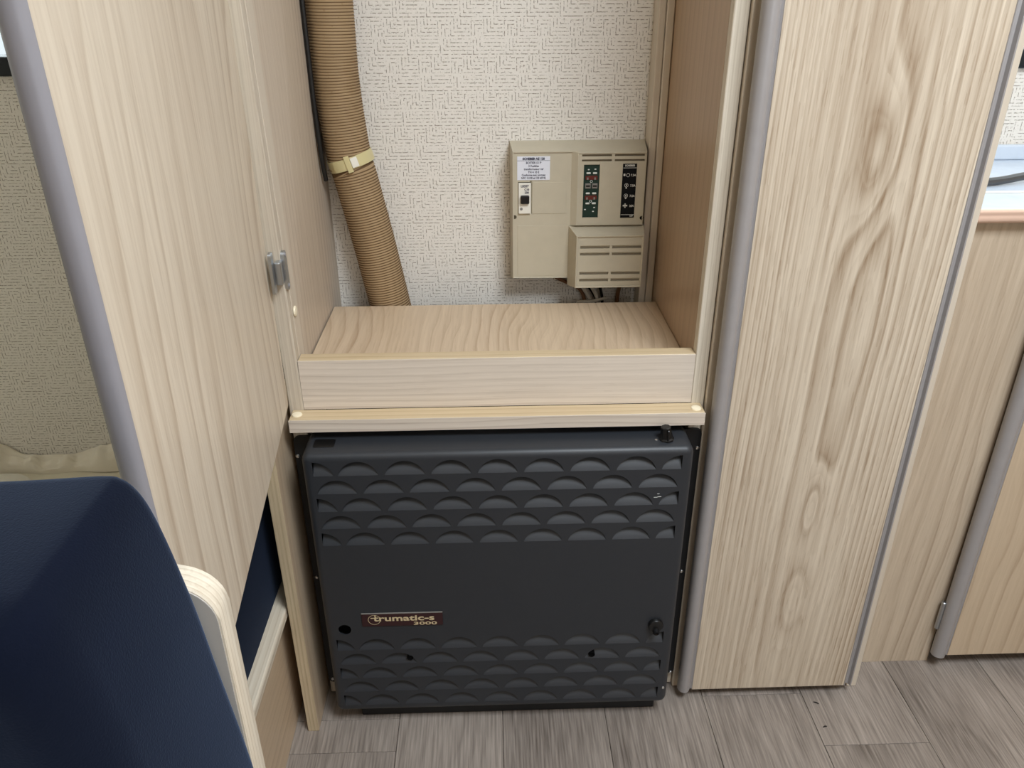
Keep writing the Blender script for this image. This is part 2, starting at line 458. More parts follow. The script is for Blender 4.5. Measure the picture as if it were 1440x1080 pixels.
box(bm, -1.5, WL[0], y0, y1, WZ0, WZ1); box(bm, WL[1], WR[0], y0, y1, WZ0, WZ1); box(bm, WR[1], 1.5, y0, y1, WZ0, WZ1)
struct(obj('wall_back', bm, M_wall))
for i, (a, b) in enumerate((WL, WR)):
    w = bpy.data.objects.new('window_%d' % (i+1), None); C.objects.link(w); w.location = (a, 0.395, WZ0); ORG[w.name] = Vector(w.location); struct(w)
    bm = nb()
    for q in ((a-0.012, b+0.012, WZ0-0.023, WZ0+0.004), (a-0.012, b+0.012, WZ1-0.02, WZ1+0.015), (a-0.012, a+0.012, WZ0, WZ1), (b-0.012, b+0.012, WZ0, WZ1)):
        box(bm, q[0], q[1], 0.386, 0.428, q[2], q[3], bev=0.003, seg=2)
    obj('window_frame', bm, M_frame, w)
    obj('window_pane', bx(a+0.012, b-0.012, 0.414, 0.418, WZ0+0.004, WZ1-0.02), M_pane, w)
struct(obj('wall_left', bx(-1.54, -1.5, -1.79, 0.43, -0.03, 1.98), M_wall))
struct(obj('wall_right', bx(1.5, 1.54, -1.79, 0.43, -0.03, 1.98), W_room))
bm = nb(); fx0, fx1, fz0, fz1 = 0.15, 1.35, 0.85, 1.58
box(bm, -1.5, fx0, -1.79, -1.75, -0.03, 1.98); box(bm, fx1, 1.5, -1.79, -1.75, -0.03, 1.98)
box(bm, fx0, fx1, -1.79, -1.75, -0.03, fz0); box(bm, fx0, fx1, -1.79, -1.75, fz1, 1.98)
struct(obj('wall_front', bm, W_room))
bm = nb(); hx0, hx1, hy0, hy1 = 0.25, 0.95, -1.25, -0.55
box(bm, -1.54, hx0, -1.79, 0.43, 1.95, 1.99); box(bm, hx1, 1.54, -1.79, 0.43, 1.95, 1.99)
box(bm, hx0, hx1, -1.79, hy0, 1.95, 1.99); box(bm, hx0, hx1, hy1, 0.43, 1.95, 1.99)
struct(obj('ceiling', bm, M_ceil))

# ================================================================== flue cupboard
cup = thing('cupboard', 'open light ash cupboard around the grey gas heater, its door swung out to the left', 'cupboard', (0, 0.065, 0))
# left side: rear panel, front stile, outer post
obj('side_panel', lean(bx(-0.2735, -0.2568, 0.110, 0.394, 0.003, H)), W_left, cup)
st = obj('stile', lean(bx(-0.2735, -0.2555, 0.0815, 0.1098, 0.003, H, bev=0.0008)), W_stile, cup)
obj('post', lean(bx(-0.2745, -0.2555, 0.0655, 0.0813, 0.003, H, bev=0.0012, seg=2)), W_post, cup)
# right side: panel and post with its edge band
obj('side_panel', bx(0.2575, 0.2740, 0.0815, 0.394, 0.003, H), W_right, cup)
obj('post', bx(0.2575, 0.2745, 0.0655, 0.0813, 0.003, H, bev=0.0008), W_post2, cup)
obj('corner_batten', bx(0.2462, 0.2568, 0.352, 0.3945, 0.40, H, bev=0.0012), W_stile, cup)
obj('corner_batten', bx(0.2352, 0.2458, 0.357, 0.3945, 0.40, H, bev=0.002, seg=2), W_stile, cup)
# shelf, fascia, rail
obj('shelf', bx(-0.2548, 0.2568, 0.0872, 0.325, 0.549, 0.564, bev=0.0005), W_shelf, cup)
fa = obj('fascia_board', bx(-0.2552, 0.2572, 0.0663, 0.0868, 0.5200, 0.5905, bev=0.0006), W_rail, cup)
obj('face_laminate', bx(-0.2552, 0.2572, 0.0655, 0.0662, 0.5200, 0.5901), W_fascia, fa)
rail = obj('rail', bx(-0.2698, 0.2700, 0.0370, 0.0652, 0.5018, 0.5196, bev=0.0007), W_rail, cup)
def cap(parent, p, axis, sx=1.0):
    bm = nb(); lathe(bm, [(0.0068, -0.0006), (0.0068, 0.0006), (0.0062, 0.0016), (0.004, 0.0022), (0.0005, 0.0024)], p, axis, 20)
    o = obj('screw_cap', bm, M_cream, parent, True); o['label'] = 'cream plastic screw cap'; return o
obj('edge_band', bx(-0.2699, 0.2701, 0.0362, 0.0370, 0.5017, 0.5194), W_fascia, rail)
cap(rail, (-0.2615, 0.0512, 0.5196), (0, 0, 1)); cap(rail, (0.2605, 0.0490, 0.5196), (0, 0, 1))
cap(st, (-0.2555, 0.0880, 0.6500), (1, 0, 0))
# lower left panel standing proud of the rail
lp = obj('lower_panel', bx(-0.2972, -0.2812, -0.0060, 0.390, 0.0003, 0.527), W_low, cup)
obj('edge_band', bx(-0.2973, -0.2811, -0.0072, -0.0062, 0.0003, 0.527, bev=0.0004), W_lowedge, lp)
# the door, swung open about its left edge, 84 degrees
hp = Vector((-0.2755, 0.079, 0)); dd = Vector((0.1066, -0.9943, 0)); nn = Vector((-0.9943, -0.1066, 0))   # along the door; outward
def door_prism(bm, poly, z0, z1):
    pts = [(hp+dd*s+nn*q) for s, q in poly]
    prism(bm, [(p.x, p.y) for p in pts], 'z', z0, z1); return bm
dob = obj('door', door_prism(nb(), [(0.019, 0.0), (0.5285, 0.0), (0.5285, 0.0135), (0.019, 0.0135)], 0.530, H), W_open, cup)
pf = [(0.5287, -0.0003), (0.5310, 0.0002), (0.5330, 0.0020), (0.5337, 0.0050), (0.5335, 0.0085), (0.5322, 0.0120), (0.5300, 0.0145), (0.5250, 0.0150), (0.5250, 0.0137), (0.5287, 0.0136)]
et = obj('edge_trim', door_prism(nb(), pf, 0.5302, H), M_trim_dark, dob, True, ang=50); et['label'] = 'mauve grey edge strip'
# hinge between door and stile
hg = obj('hinge', bx(-0.2640, -0.2566, 0.0535, 0.0650, 0.6960, 0.7250, bev=0.0018, seg=2), M_steel, cup); hg['label'] = 'zinc plated hinge block'
bm = nb(); prism(bm, rrect(0.0658, 0.0772, 0.6850, 0.7345, 0.0052), 'x', -0.2590, -0.2540); obj('leaf', bm, M_steel, hg, True)
bm = nb(); prism(bm, rrect(0.0440, 0.0550, 0.6870, 0.7390, 0.0050), 'x', -0.2676, -0.2642); obj('leaf', bm, M_steel, hg, True)
for p in ((-0.2540, 0.0714, 0.7295), (-0.2540, 0.0714, 0.6905)):
    bm = nb(); lathe(bm, [(0.0026, 0), (0.0024, 0.0007), (0.001, 0.001)], p, (1, 0, 0), 12); obj('screw', bm, M_trim_dark, hg)

# ================================================================== gas heater
heat = thing('gas_heater', 'slate grey gas heater with rows of crescent louvres under the shelf', 'heater', (0, 0.03, 0))
obj('back_plate', prism(nb(), rrect(-0.2742, 0.2757, 0.030, 0.4815, 0.008), 'y', 0.0605, 0.0648), M_flange, heat)
obj('heater_body', bx(-0.245, 0.245, 0.0650, 0.33, 0.0003, 0.478), M_void, heat)
obj('base', bx(-0.219, 0.238, 0.0190, 0.0600, 0.0004, 0.036, bev=0.002), M_flange, heat)
X1, ZB, ZT, RB = 0.2515, 0.0310, 0.4896, 0.0095
p, ph, LW, LH = 0.0597, 0.0278, 0.0515, 0.0208
cr = (LW*LW/4+LH*LH)/(2*LH)
def arc_h(x): return max(0.0, math.sqrt(max(0, cr*cr-x*x))-(cr-LH))
def louver_hole(xc, z0, part=0, n=16):
    a, b = (-LW/2, LW/2) if part == 0 else ((0, LW/2) if part == -1 else (-LW/2, 0))
    top = []
    for k in range(n+1):
        x = a+(b-a)*k/n
        if part == 0: x = -LW/2*math.cos(math.pi*k/n)
        top.append((xc+x, z0+arc_h(x)))
    if part == 0: return [(xc+a, z0)]+top[1:-1]+[(xc+b, z0)]
    if part == -1: return [(xc, z0)]+top[:-1]+[(xc+b, z0)]
    return [(xc+a, z0)]+top[1:]+[(xc, z0)]
rows = [0.4575-ph*k for k in range(5)] + [0.1566-ph*k for k in range(5)]
spots = []
for ri, z0 in enumerate(rows):
    k = ri % 5
    if k % 2 == 0:
        spots += [(-0.2385+0.0005, z0, -1)] + [(-0.0018+(i-3)*p, z0, 0) for i in range(7)] + [(0.2362, z0, 1)]
    else:
        spots += [(-0.0012+(i-3.5)*p, z0, 0) for i in range(8)]
holes = [louver_hole(*s) for s in spots]
holes += [circ(-0.2237, 0.1965, 0.0092)]
bm = nb()
holed(bm, rrect(-X1+RB, X1-RB, ZB+RB, ZT-RB, 0.0015, 4), holes, 0.0, 0.0012)
rings = []
for k in range(8):
    th = R(90*k/6) if k < 7 else None
    if th is not None: e, yy = RB*math.sin(th), RB*(1-math.cos(th))
    else: e, yy = RB, 0.0595
    pts = rrect(-X1+RB-e, X1-RB+e, ZB+RB-e, ZT-RB+e, 0.0015+e, 4)
    rings.append([bm.verts.new((q[0], yy, q[1])) for q in pts])
for a, b in zip(rings[:-1], rings[1:]):
    n = len(a)
    for i in range(n):
        bm.faces.new((a[i], a[(i+1) % n], b[(i+1) % n], b[i]))
bmesh.ops.remove_doubles(bm, verts=bm.verts, dist=1e-6)
cover = obj('cover', bm, M_heat, heat, True, ang=30)
def flap(part):
    """crescent flap, hinged along its straight lower edge and pressed inwards at the top"""
    bm = nb(); nx, nz = (14, 6)
    a, b = (-LW/2, LW/2) if part == 0 else ((0.0, LW/2) if part == -1 else (-LW/2, 0.0))
    G = []
    for i in range(nx+1):
        x = a+(b-a)*i/nx; col = []
        hgt = max(arc_h(x)-0.0004, 0.0003)
        for j in range(nz+1):
            tz = j/nz*hgt; q = tz/LH
            col.append((x, 0.0002+0.0160*(q**1.1)*(0.80+0.20*q), tz))
        G.append(col)
    F = [[bm.verts.new(c) for c in col] for col in G]
    B = [[bm.verts.new((c[0], c[1]+0.0009, c[2])) for c in col] for col in G]
    for i in range(nx):
        for j in range(nz):
            bm.faces.new((F[i][j], F[i+1][j], F[i+1][j+1], F[i][j+1]))
            bm.faces.new((B[i][j], B[i][j+1], B[i+1][j+1], B[i+1][j]))
    for i in range(nx):
        bm.faces.new((F[i][nz], F[i+1][nz], B[i+1][nz], B[i][nz])); bm.faces.new((F[i][0], B[i][0], B[i+1][0], F[i+1][0]))
    for j in range(nz):
        bm.faces.new((F[0][j], F[0][j+1], B[0][j+1], B[0][j])); bm.faces.new((F[nx][j], B[nx][j], B[nx][j+1], F[nx][j+1]))
    return bm
proto = {}
for xc, z0, part in spots:
    if part not in proto:
        me = obj('louver', flap(part), M_heat, None, True); ORG.pop(me.name, None)
        me.parent = cover; me.location = Vector((xc, 0, z0))-ORG[cover.name]; proto[part] = me
    else:
        twin(proto[part], (xc, 0, z0), cover)
# knobs, badge, small fittings
bm = nb(); o = (0.2182, 0.0215, 0.4896)
lathe(bm, [(0.0100, 0), (0.0100, 0.002), (0.0086, 0.004), (0.0070, 0.0135), (0.0066, 0.0185), (0.0058, 0.0195)], o, (-0.12, 0.0, 1), 8)
kn = obj('control_knob', bm, M_black, heat); kn['label'] = 'black tapered control knob on top'
obj('pointer', bx(0.2168, 0.2196, 0.0120, 0.0215, 0.4910, 0.5072, bev=0.0008), M_black, kn)
bm = nb(); lathe(bm, [(0.0022, -0.0003), (0.0022, 0.0006), (0.001, 0.0011)], (0.2050, 0.0210, 0.4896), (0, 0, 1), 12); obj('screw', bm, M_screw, heat)
bm = nb(); prism(bm, rrect(-0.2390, -0.2118, 0.0180, 0.0385, 0.003), 'z', 0.4893, 0.48995)  # flat black patch, darkness of the open slot put into its colour
o = obj('slot_dark_patch', bm, M_black, heat); o['label'] = 'black rectangular patch standing for the dark open slot'
bm = nb(); lathe(bm, [(0.0108, -0.0005), (0.0108, 0.0045), (0.0098, 0.0060), (0.0060, 0.0066)], (0.2225, 0.0, 0.1925), (0, -1, 0), 24)
pk = obj('push_button', bm, M_black, heat, True); pk['label'] = 'round black push button'
bm = nb(); lathe(bm, [(0.0050, 0.0), (0.0048, 0.0068), (0.0040, 0.0080), (0.0022, 0.0081), (0.0020, 0.0074)], (0.2226, -0.0035, 0.1862), (0, -0.95, -0.25), 16); obj('plunger', bm, M_plate, pk, True)
for x, z in ((-0.1340, 0.1392), (0.1327, 0.1360)):
    bm = nb(); lathe(bm, [(0.0046, -0.010), (0.0046, 0.0003), (0.0038, 0.0003), (0.0036, -0.0010)], (x, 0.0, z), (0, -1, 0), 18); obj('recess_shade_disc', bm, M_void, heat)  # black discs, the dark inside of the holes put into colour
for x, z in ((-0.2712, 0.4515), (-0.2697, 0.2430), (-0.2680, 0.0370), (0.2716, 0.4520), (0.2697, 0.2375), (0.2706, 0.0300+0.002)):
    bm = nb(); lathe(bm, [(0.0028, -0.0004), (0.0028, 0.0006), (0.0020, 0.0018), (0.0008, 0.0022)], (x, 0.0605, z), (0, -1, 0), 12); obj('screw', bm, M_screw, heat, True)
bm = nb(); lathe(bm, [(0.0021, -0.0003), (0.0019, 0.0009), (0.0006, 0.0012)], (0.2440, 0.0, 0.0640), (0, -1, 0), 10); obj('screw', bm, M_screw, heat)
for q in ((0.2032, 0.2082, 0.4138, 0.4143), (0.2082, 0.2130, 0.4146, 0.4152), (0.2075, 0.2105, 0.4192, 0.4197)):
    o = obj('paint_chip', bx(q[0], q[1], -0.00025, 0.0002, q[2], q[3]), M_clip, heat)
bd = obj('badge', bx(-0.1978, -0.0832, -0.0016, 0.0, 0.2030, 0.2262, bev=0.0004), M_badge, heat); bd['label'] = 'maroon name badge with pale lettering'
obj('badge_rim', bx(-0.1978, -0.0832, -0.0018, -0.0002, 0.2259, 0.2268), M_grey, bd)
text('trumatic-s', -0.1812, -0.0017, 0.2128, 0.0138, M_gold, bd, 'LEFT', 1.52, 0.00030)
text('3000', -0.1085, -0.0017, 0.2046, 0.0074, M_gold, bd, 'CENTER', 2.3, 0.00012)
bm = nb(); prism(bm, circ(-0.1800, 0.2153, 0.0088, 32), 'y', -0.00185, -0.0016, close=False)
ci = circ(-0.1800, 0.2153, 0.0082, 32); co = circ(-0.1800, 0.2153, 0.0089, 32)
bm.free(); bm = nb()
A = [bm.verts.new((q[0], -0.0018, q[1])) for q in ci]; B = [bm.verts.new((q[0], -0.0018, q[1])) for q in co]
for i in range(32): bm.faces.new((A[i], A[(i+1) % 32], B[(i+1) % 32], B[i]))
obj('emblem_ring', bm, M_gold, bd)
bm = nb(); lathe(bm, [(0.0012, 0), (0.0012, 0.0003)], (-0.1786, -0.0016, 0.2222), (0, -1, 0), 14)
box(bm, -0.1850, -0.1785, -0.0019, -0.0016, 0.2176, 0.2190); obj('emblem_mark', bm, M_gold, bd)

# ================================================================== flue duct with its strap
path = spline([(-0.2218, 0.360, 1.62), (-0.2218, 0.360, 1.25), (-0.2222, 0.360, 1.0), (-0.2226, 0.360, 0.892), (-0.2145, 0.360, 0.787), (-0.2085, 0.360, 0.762), (-0.1890, 0.360, 0.660), (-0.1720, 0.360, 0.560), (-0.1520, 0.360, 0.44)], 24)
def resample(pts, step):
    out = [pts[0]]; acc = 0.0
    for a, b in zip(pts[:-1], pts[1:]):
        L = (b-a).length; s = step-acc
        while s <= L: out.append(a.lerp(b, s/L)); s += step
        acc = (acc+L) % step if L else acc
        acc = L-(s-step)
    return out
sub = resample(path, 0.00133)
RD = 0.0330
bm = nb()
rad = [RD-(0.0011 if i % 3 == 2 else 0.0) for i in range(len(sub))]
ring = tube(bm, sub, RD, 32, True, rad)
duct = obj('flue_duct', bm, M_duct, None, True, origin=(-0.15, 0.36, 0.44), ang=80)
tag(duct, 'tan ribbed flue duct running up the left corner of the cupboard', 'duct')
# groove faces get a darker brown
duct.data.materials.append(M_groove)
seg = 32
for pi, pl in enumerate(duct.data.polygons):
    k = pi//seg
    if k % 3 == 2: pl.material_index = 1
# strap: a band around the duct, tilted, with tongue and keeper
cS = Vector((-0.2128, 0.360, 0.7845)); ax = Vector((-0.30, 0.0, 1.0)).normalized()
sx_ = Vector((0.0, -1.0, 0.0)); sy_ = ax.cross(sx_).normalized(); sx_ = sy_.cross(ax).normalized()
def strap_pt(a, h, r): return cS+ (sx_*math.cos(a)+sy_*math.sin(a))*r + ax*h
def strap_band(a0, a1, h0, h1, r0, r1, n):
    bm = nb(); L = []
    for k in range(n+1):
        a = a0+(a1-a0)*k/n
        L.append([bm.verts.new(strap_pt(a, h, r)) for h, r in ((h0, r0), (h0, r1), ((h0+h1)/2, r1+0.0003), (h1, r1), (h1, r0))])
    full = abs(abs(a1-a0)-2*math.pi) < 1e-3
    for k in range(n):
        for j in range(5):
            bm.faces.new((L[k][j], L[k+1][j], L[k+1][(j+1) % 5], L[k][(j+1) % 5]))
    if full: bmesh.ops.remove_doubles(bm, verts=bm.verts, dist=1e-6)
    else: bm.faces.new(L[0][::-1]); bm.faces.new(L[-1])
    return bm
sp = obj('strap', strap_band(0, 2*math.pi, -0.0082, 0.0082, RD, RD+0.0016, 48), M_strap, duct, True, ang=30); sp['label'] = 'cream plastic strap'
obj('tongue', strap_band(-0.62, 0.02, -0.0076, 0.0076, RD+0.0017, RD+0.0036, 10), M_strap, sp, True, ang=30)
obj('keeper', strap_band(-0.04, 0.16, -0.0118, 0.0118, RD+0.0020, RD+0.0052, 4), M_strap, sp, True, ang=30)
obj('catch', strap_band(0.18, 0.46, -0.0070, 0.0070, RD+0.0012, RD+0.0030, 6), M_white, sp, True, ang=30)
bm = nb(); tube(bm, spline([(-0.2530, 0.330, 1.62), (-0.2530, 0.330, 1.2), (-0.2530, 0.331, 0.95), (-0.2525, 0.332, 0.86), (-0.2510, 0.336, 0.79), (-0.2500, 0.345, 0.758)], 8), 0.0034, 8)  # black strand stands for the dark shadow gap beside the duct
tag(obj('cable', bm, M_cable_b, None, True, origin=(-0.25, 0.345, 0.758)), 'thin black strand drawing the shadow gap between the left cupboard panel and the ribbed duct', 'cable')

# ================================================================== fuse box
fb = thing('fuse_box', 'beige wall mounted fuse and transformer box with paper label and black switch', 'fuse box', (0.13, 0.394, 0.59))
bm = nb()
hull2(bm, (0.0295, 0.2312, 0.5985, 0.7965), 0.3500, (0.0262, 0.2345, 0.5850, 0.8045), 0.3944)
brk = rect(0.0378, 0.0576, 0.7025, 0.7510)
holed(bm, rect(0.0295, 0.2312, 0.5985, 0.7965), [brk], 0.3500, 0.010, True)
bmesh.ops.remove_doubles(bm, verts=bm.verts, dist=1e-6)
bmesh.ops.bevel(bm, geom=[e for e in bm.edges if len(e.link_faces) == 2 and e.calc_face_angle(0) > 0.5 and max(v.co.y for v in e.verts) < 0.3502 and abs(e.verts[0].co.x-0.047) > 0.0105], offset=0.0016, segments=2, affect='EDGES')
hou = obj('housing', bm, M_beige, fb, True, ang=25)
def slot(x0, x1, z, h): return rect(x0, x1, z-h/2, z+h/2)
bm = nb(); f1 = (0.1262, 0.2302, 0.6850, 0.7950)
hull2(bm, f1, 0.3435, (0.1180, 0.2310, 0.6830, 0.7962), 0.3502)
h1 = [slot(0.1330, 0.1778, z, 0.0030) for z in (0.7906, 0.7832)] + [slot(0.1822, 0.2272, z, 0.0030) for z in (0.7906, 0.7832)] + [rect(0.1364, 0.1605, 0.6966, 0.7772)]
holed(bm, rect(*f1), h1, 0.3435, 0.0045, True); bmesh.ops.remove_doubles(bm, verts=bm.verts, dist=1e-6)
bmesh.ops.bevel(bm, geom=[e for e in bm.edges if len(e.link_faces) == 2 and e.calc_face_angle(0) > 0.3 and all(abs(v.co.y-0.3435) < 1e-5 for v in e.verts) and (abs(e.verts[0].co.x-e.verts[1].co.x) > 0.09 or abs(e.verts[0].co.z-e.verts[1].co.z) > 0.09)], offset=0.0013, segments=2, affect='EDGES')
fm = obj('fuse_module', bm, M_beige, fb, True, ang=25)
bm = nb(); f2 = (0.1253, 0.2298, 0.5918, 0.6757)
hull2(bm, f2, 0.3190, (0.1165, 0.2335, 0.5862, 0.6825), 0.3497)
h2 = [slot(a, b, z, 0.0048) for a, b in ((0.1322, 0.1775), (0.1815, 0.2268)) for z in (0.6572, 0.6462, 0.6152, 0.6042)]
holed(bm, rect(*f2), h2, 0.3190, 0.0030, True); bmesh.ops.remove_doubles(bm, verts=bm.verts, dist=1e-6)
bmesh.ops.bevel(bm, geom=[e for e in bm.edges if len(e.link_faces) == 2 and e.calc_face_angle(0) > 0.3 and all(abs(v.co.y-0.3190) < 1e-5 for v in e.verts) and (abs(e.verts[0].co.x-e.verts[1].co.x) > 0.07 or abs(e.verts[0].co.z-e.verts[1].co.z) > 0.07)], offset=0.0022, segments=3, affect='EDGES')
tc = obj('transformer_cover', bm, M_beige, fb, True, ang=25)
for a, b in ((0.1322, 0.1775), (0.1815, 0.2268)):  # darker bars in the slots, slot shade put into their colour
    for z in (0.6572, 0.6462, 0.6152, 0.6042):
        obj('slot_shade_bar', bx(a, b, 0.3205, 0.3218, z-0.0022, z-0.0004), M_slot, tc)
for a, b in ((0.1330, 0.1778), (0.1822, 0.2272)):  # same darker bars, painted shade for the upper slots
    for z in (0.7906, 0.7832): obj('slot_shade_bar', bx(a, b, 0.3462, 0.3478, z-0.0014, z+0.0014), M_slot, fm)
obj('blanking_plate', bx(0.0590, 0.1118, 0.3494, 0.3502, 0.7022, 0.7506, bev=0.0003), M_beige, fb)
obj('lower_lid', bx(0.0368, 0.1165, 0.3495, 0.3502, 0.6020, 0.6838, bev=0.0003), M_beige, fb)
bk = obj('breaker', bx(0.0383, 0.0572, 0.3470, 0.3592, 0.7032, 0.7496, bev=0.0006), M_white, fb); bk['label'] = 'white circuit breaker with black toggle'
obj('toggle', bx(0.0416, 0.0545, 0.3405, 0.3475, 0.7195, 0.7318, bev=0.0012), M_black, bk)
obj('breaker_foot', bx(0.0386, 0.0569, 0.3464, 0.3472, 0.7035, 0.7180, bev=0.0002), M_white, bk)
text('LR557', 0.0477, 0.3469, 0.7438, 0.0048, M_ink, bk, sx=0.95, bold=0.0002)
text('C10', 0.0508, 0.3469, 0.7388, 0.0042, M_ink, bk, bold=0.0002)
text('230', 0.0508, 0.3469, 0.7343, 0.0042, M_ink, bk, bold=0.0002)
bm = nb(); lathe(bm, [(0.0022, 0), (0.0022, 0.0003)], (0.0425, 0.3464, 0.7108), (0, -1, 0), 14); obj('screw_cover', bm, M_grey, bk)
lb = obj('paper_label', bx(0.0364, 0.0858, 0.3491, 0.3501, 0.7540, 0.7890), M_paper, fb); lb['label'] = 'white printed paper label'
obj('ruled_line', bx(0.0366, 0.0856, 0.3489, 0.3492, 0.7826, 0.7830), M_ink, lb)
for s, z, sz, b in (('SCHEIBER N5 120', 0.7840, 0.0047, 0.00025), ('BOITIER 0 I P', 0.7782, 0.0044, 0.00008), ('3 Fusibles', 0.7735, 0.0044, 0.00008),
                    ('transformateur ref', 0.7690, 0.0042, 0.00008), ('TN 4 10 E', 0.7643, 0.0044, 0.0001), ('Conforme aux normes', 0.7602, 0.0042, 0.0001), ('NFC 15100 et CEI 60742', 0.7558, 0.0042, 0.0001)):
    text(s, 0.0611, 0.3490, z, sz, M_ink, lb, sx=0.92 if len(s) < 20 else 0.86, bold=b)
cb = obj('circuit_board', bx(0.1366, 0.1603, 0.3460, 0.3482, 0.6968, 0.7770), M_board, fb); cb['label'] = 'green circuit board with red blade fuses'
for z in (0.7642, 0.7338, 0.7185):
    for x in (0.1438, 0.1535):
        obj('fuse_clip', bx(x-0.0030, x+0.0032, 0.3442, 0.3462, z-0.0013, z+0.0013, bev=0.0005), M_clip, cb)
for z in (0.7575, 0.7275):
    fu = obj('fuse', bx(0.1395, 0.1578, 0.3446, 0.3462, z-0.0032, z+0.0028, bev=0.0006), M_red, cb)
    for x in (0.1428, 0.1540): obj('blade', bx(x-0.0012, x+0.0012, 0.3442, 0.3447, z-0.0030, z+0.0004), M_grey, fu)
    bm = nb()
    A = circ(0.1486, z-0.0058, 0.0020, 16); B = circ(0.1486, z-0.0058, 0.0014, 16)
    va = [bm.verts.new((q[0], 0.3457, q[1])) for q in A]; vb = [bm.verts.new((q[0], 0.3457, q[1])) for q in B]
    for i in range(16): bm.faces.new((va[i], va[(i+1) % 16], vb[(i+1) % 16], vb[i]))
    obj('solder_ring', bm, M_clip, cb)
for x in (0.1436, 0.1540):
    so = obj('socket', bx(x-0.0042, x+0.0042, 0.3444, 0.3462, 0.7412, 0.7490, bev=0.0004), M_grey, cb)
    obj('socket_slot', bx(x-0.0030, x+0.0030, 0.3441, 0.3446, 0.7438, 0.7462), M_black, so)
for x, z in ((0.1440, 0.7695), (0.1540, 0.7700), (0.1405, 0.7090), (0.1530, 0.7060), (0.1545, 0.7120)):
    obj('resistor', bx(x-0.0013, x+0.0013, 0.3450, 0.3462, z-0.0007, z+0.0007), M_clip, cb)
sy = obj('symbol_plate', bx(0.1950, 0.2162, 0.3428, 0.3437, 0.6962, 0.7780), M_plate, fb); sy['label'] = 'black plate with white fuse symbols'
text('SCHEIBER', 0.2056, 0.3427, 0.7742, 0.0036, M_print, sy, sx=0.95, bold=0.00015)
for z in (0.7722, 0.7012): obj('ruled_line', bx(0.1956, 0.2158, 0.3425, 0.3429, z-0.0006, z), M_print, sy)
for s, z in (('7.5A', 0.7595), ('7.5A', 0.7440), ('7.5A', 0.7282), ('20A', 0.7130)): text(s, 0.2115, 0.3427, z, 0.0046, M_print, sy, sx=0.9, bold=0.0001)
text('12V', 0.2118, 0.3427, 0.6978, 0.0032, M_print, sy, bold=0.00015)
def ringmark(cx, cz, r, w, n=16, a0=0.0, a1=2*math.pi):
    bm = nb(); va = []; vb = []
    for k in range(n+1):
        a = a0+(a1-a0)*k/n
        va.append(bm.verts.new((cx+r*math.cos(a), 0.3426, cz+r*math.sin(a)))); vb.append(bm.verts.new((cx+(r-w)*math.cos(a), 0.3426, cz+(r-w)*math.sin(a))))
    for i in range(n): bm.faces.new((va[i], va[i+1], vb[i+1], vb[i]))
    return bm
for z in (0.7460, 0.7302):
    bm = ringmark(0.2018, z, 0.0030, 0.0006); box(bm, 0.2008, 0.2028, 0.3425, 0.3428, z-0.0048, z-0.0032); box(bm, 0.2011, 0.2025, 0.3425, 0.3428, z-0.0012, z+0.0012); obj('lamp_symbol', bm, M_print, sy)
bm = ringmark(0.2035, 0.7612, 0.0028, 0.0006); box(bm, 0.1966, 0.1992, 0.3425, 0.3428, 0.7600, 0.7634); obj('pump_symbol', bm, M_print, sy)
bm = nb(); box(bm, 0.1984, 0.2044, 0.3425, 0.3428, 0.7143, 0.7157); box(bm, 0.2007, 0.2021, 0.3424, 0.3427, 0.7120, 0.7180)
for q in ((0.1991, 0.7150), (0.2037, 0.7150), (0.2014, 0.7127), (0.2014, 0.7173)): prism(bm, circ(q[0], q[1], 0.0013, 8), 'y', 0.3424, 0.3427)
obj('fan_symbol', bm, M_print, sy)
for x, y, z in ((0.0325, 0.3500, 0.6975), (0.2285, 0.3434, 0.6955)):
    bm = nb(); lathe(bm, [(0.0030, -0.001), (0.0030, 0.0003), (0.0016, 0.0004)], (x, y, z), (0, -1, 0), 16); obj('recess_shade_disc', bm, M_hole if x < 0.1 else M_void, fb)  # flat dark discs, shade of the screw holes put into colour

# cables under the fuse box
def cable(pts, r, mat, label, group=None):
    bm = nb(); tube(bm, spline(pts, 8), r, 8)
    return tag(obj('cable', bm, mat, None, True, origin=pts[-1]), label, 'cable', group)
cable([(0.088, 0.3895, 0.600), (0.100, 0.388, 0.587), (0.122, 0.386, 0.576), (0.142, 0.384, 0.565), (0.150, 0.383, 0.540), (0.152, 0.383, 0.45)], 0.0030, M_cable_n, 'brown cable slanting out from under the left half of the fuse box')
cable([(0.138, 0.374, 0.605), (0.142, 0.374, 0.580), (0.154, 0.374, 0.558), (0.162, 0.374, 0.535), (0.164, 0.374, 0.45)], 0.0032, M_cable_w, 'grey cable directly under the fuse box, left one of the grey pair')
cable([(0.152, 0.371, 0.605), (0.157, 0.371, 0.580), (0.167, 0.371, 0.560), (0.173, 0.371, 0.535), (0.174, 0.371, 0.45)], 0.0032, M_cable_w, 'grey cable directly under the fuse box, right one of the grey pair')
cable([(0.146, 0.383, 0.605), (0.150, 0.383, 0.580), (0.166, 0.383, 0.556), (0.170, 0.384, 0.535), (0.171, 0.385, 0.45)], 0.0028, M_cable_b, 'black cable squeezed between the two grey cables under the fuse box')
cable([(0.166, 0.381, 0.605), (0.168, 0.381, 0.585), (0.176, 0.381, 0.565), (0.180, 0.381, 0.535), (0.180, 0.381, 0.45)], 0.0024, M_cable_b, 'black cable to the right of the grey cables under the fuse box')
cable([(0.136, 0.366, 0.5495), (0.146, 0.362, 0.5520), (0.160, 0.3615, 0.5525), (0.172, 0.362, 0.5550), (0.183, 0.366, 0.5560)], 0.0027, M_cable_w, 'short grey cable looped across the other cables below the fuse box')
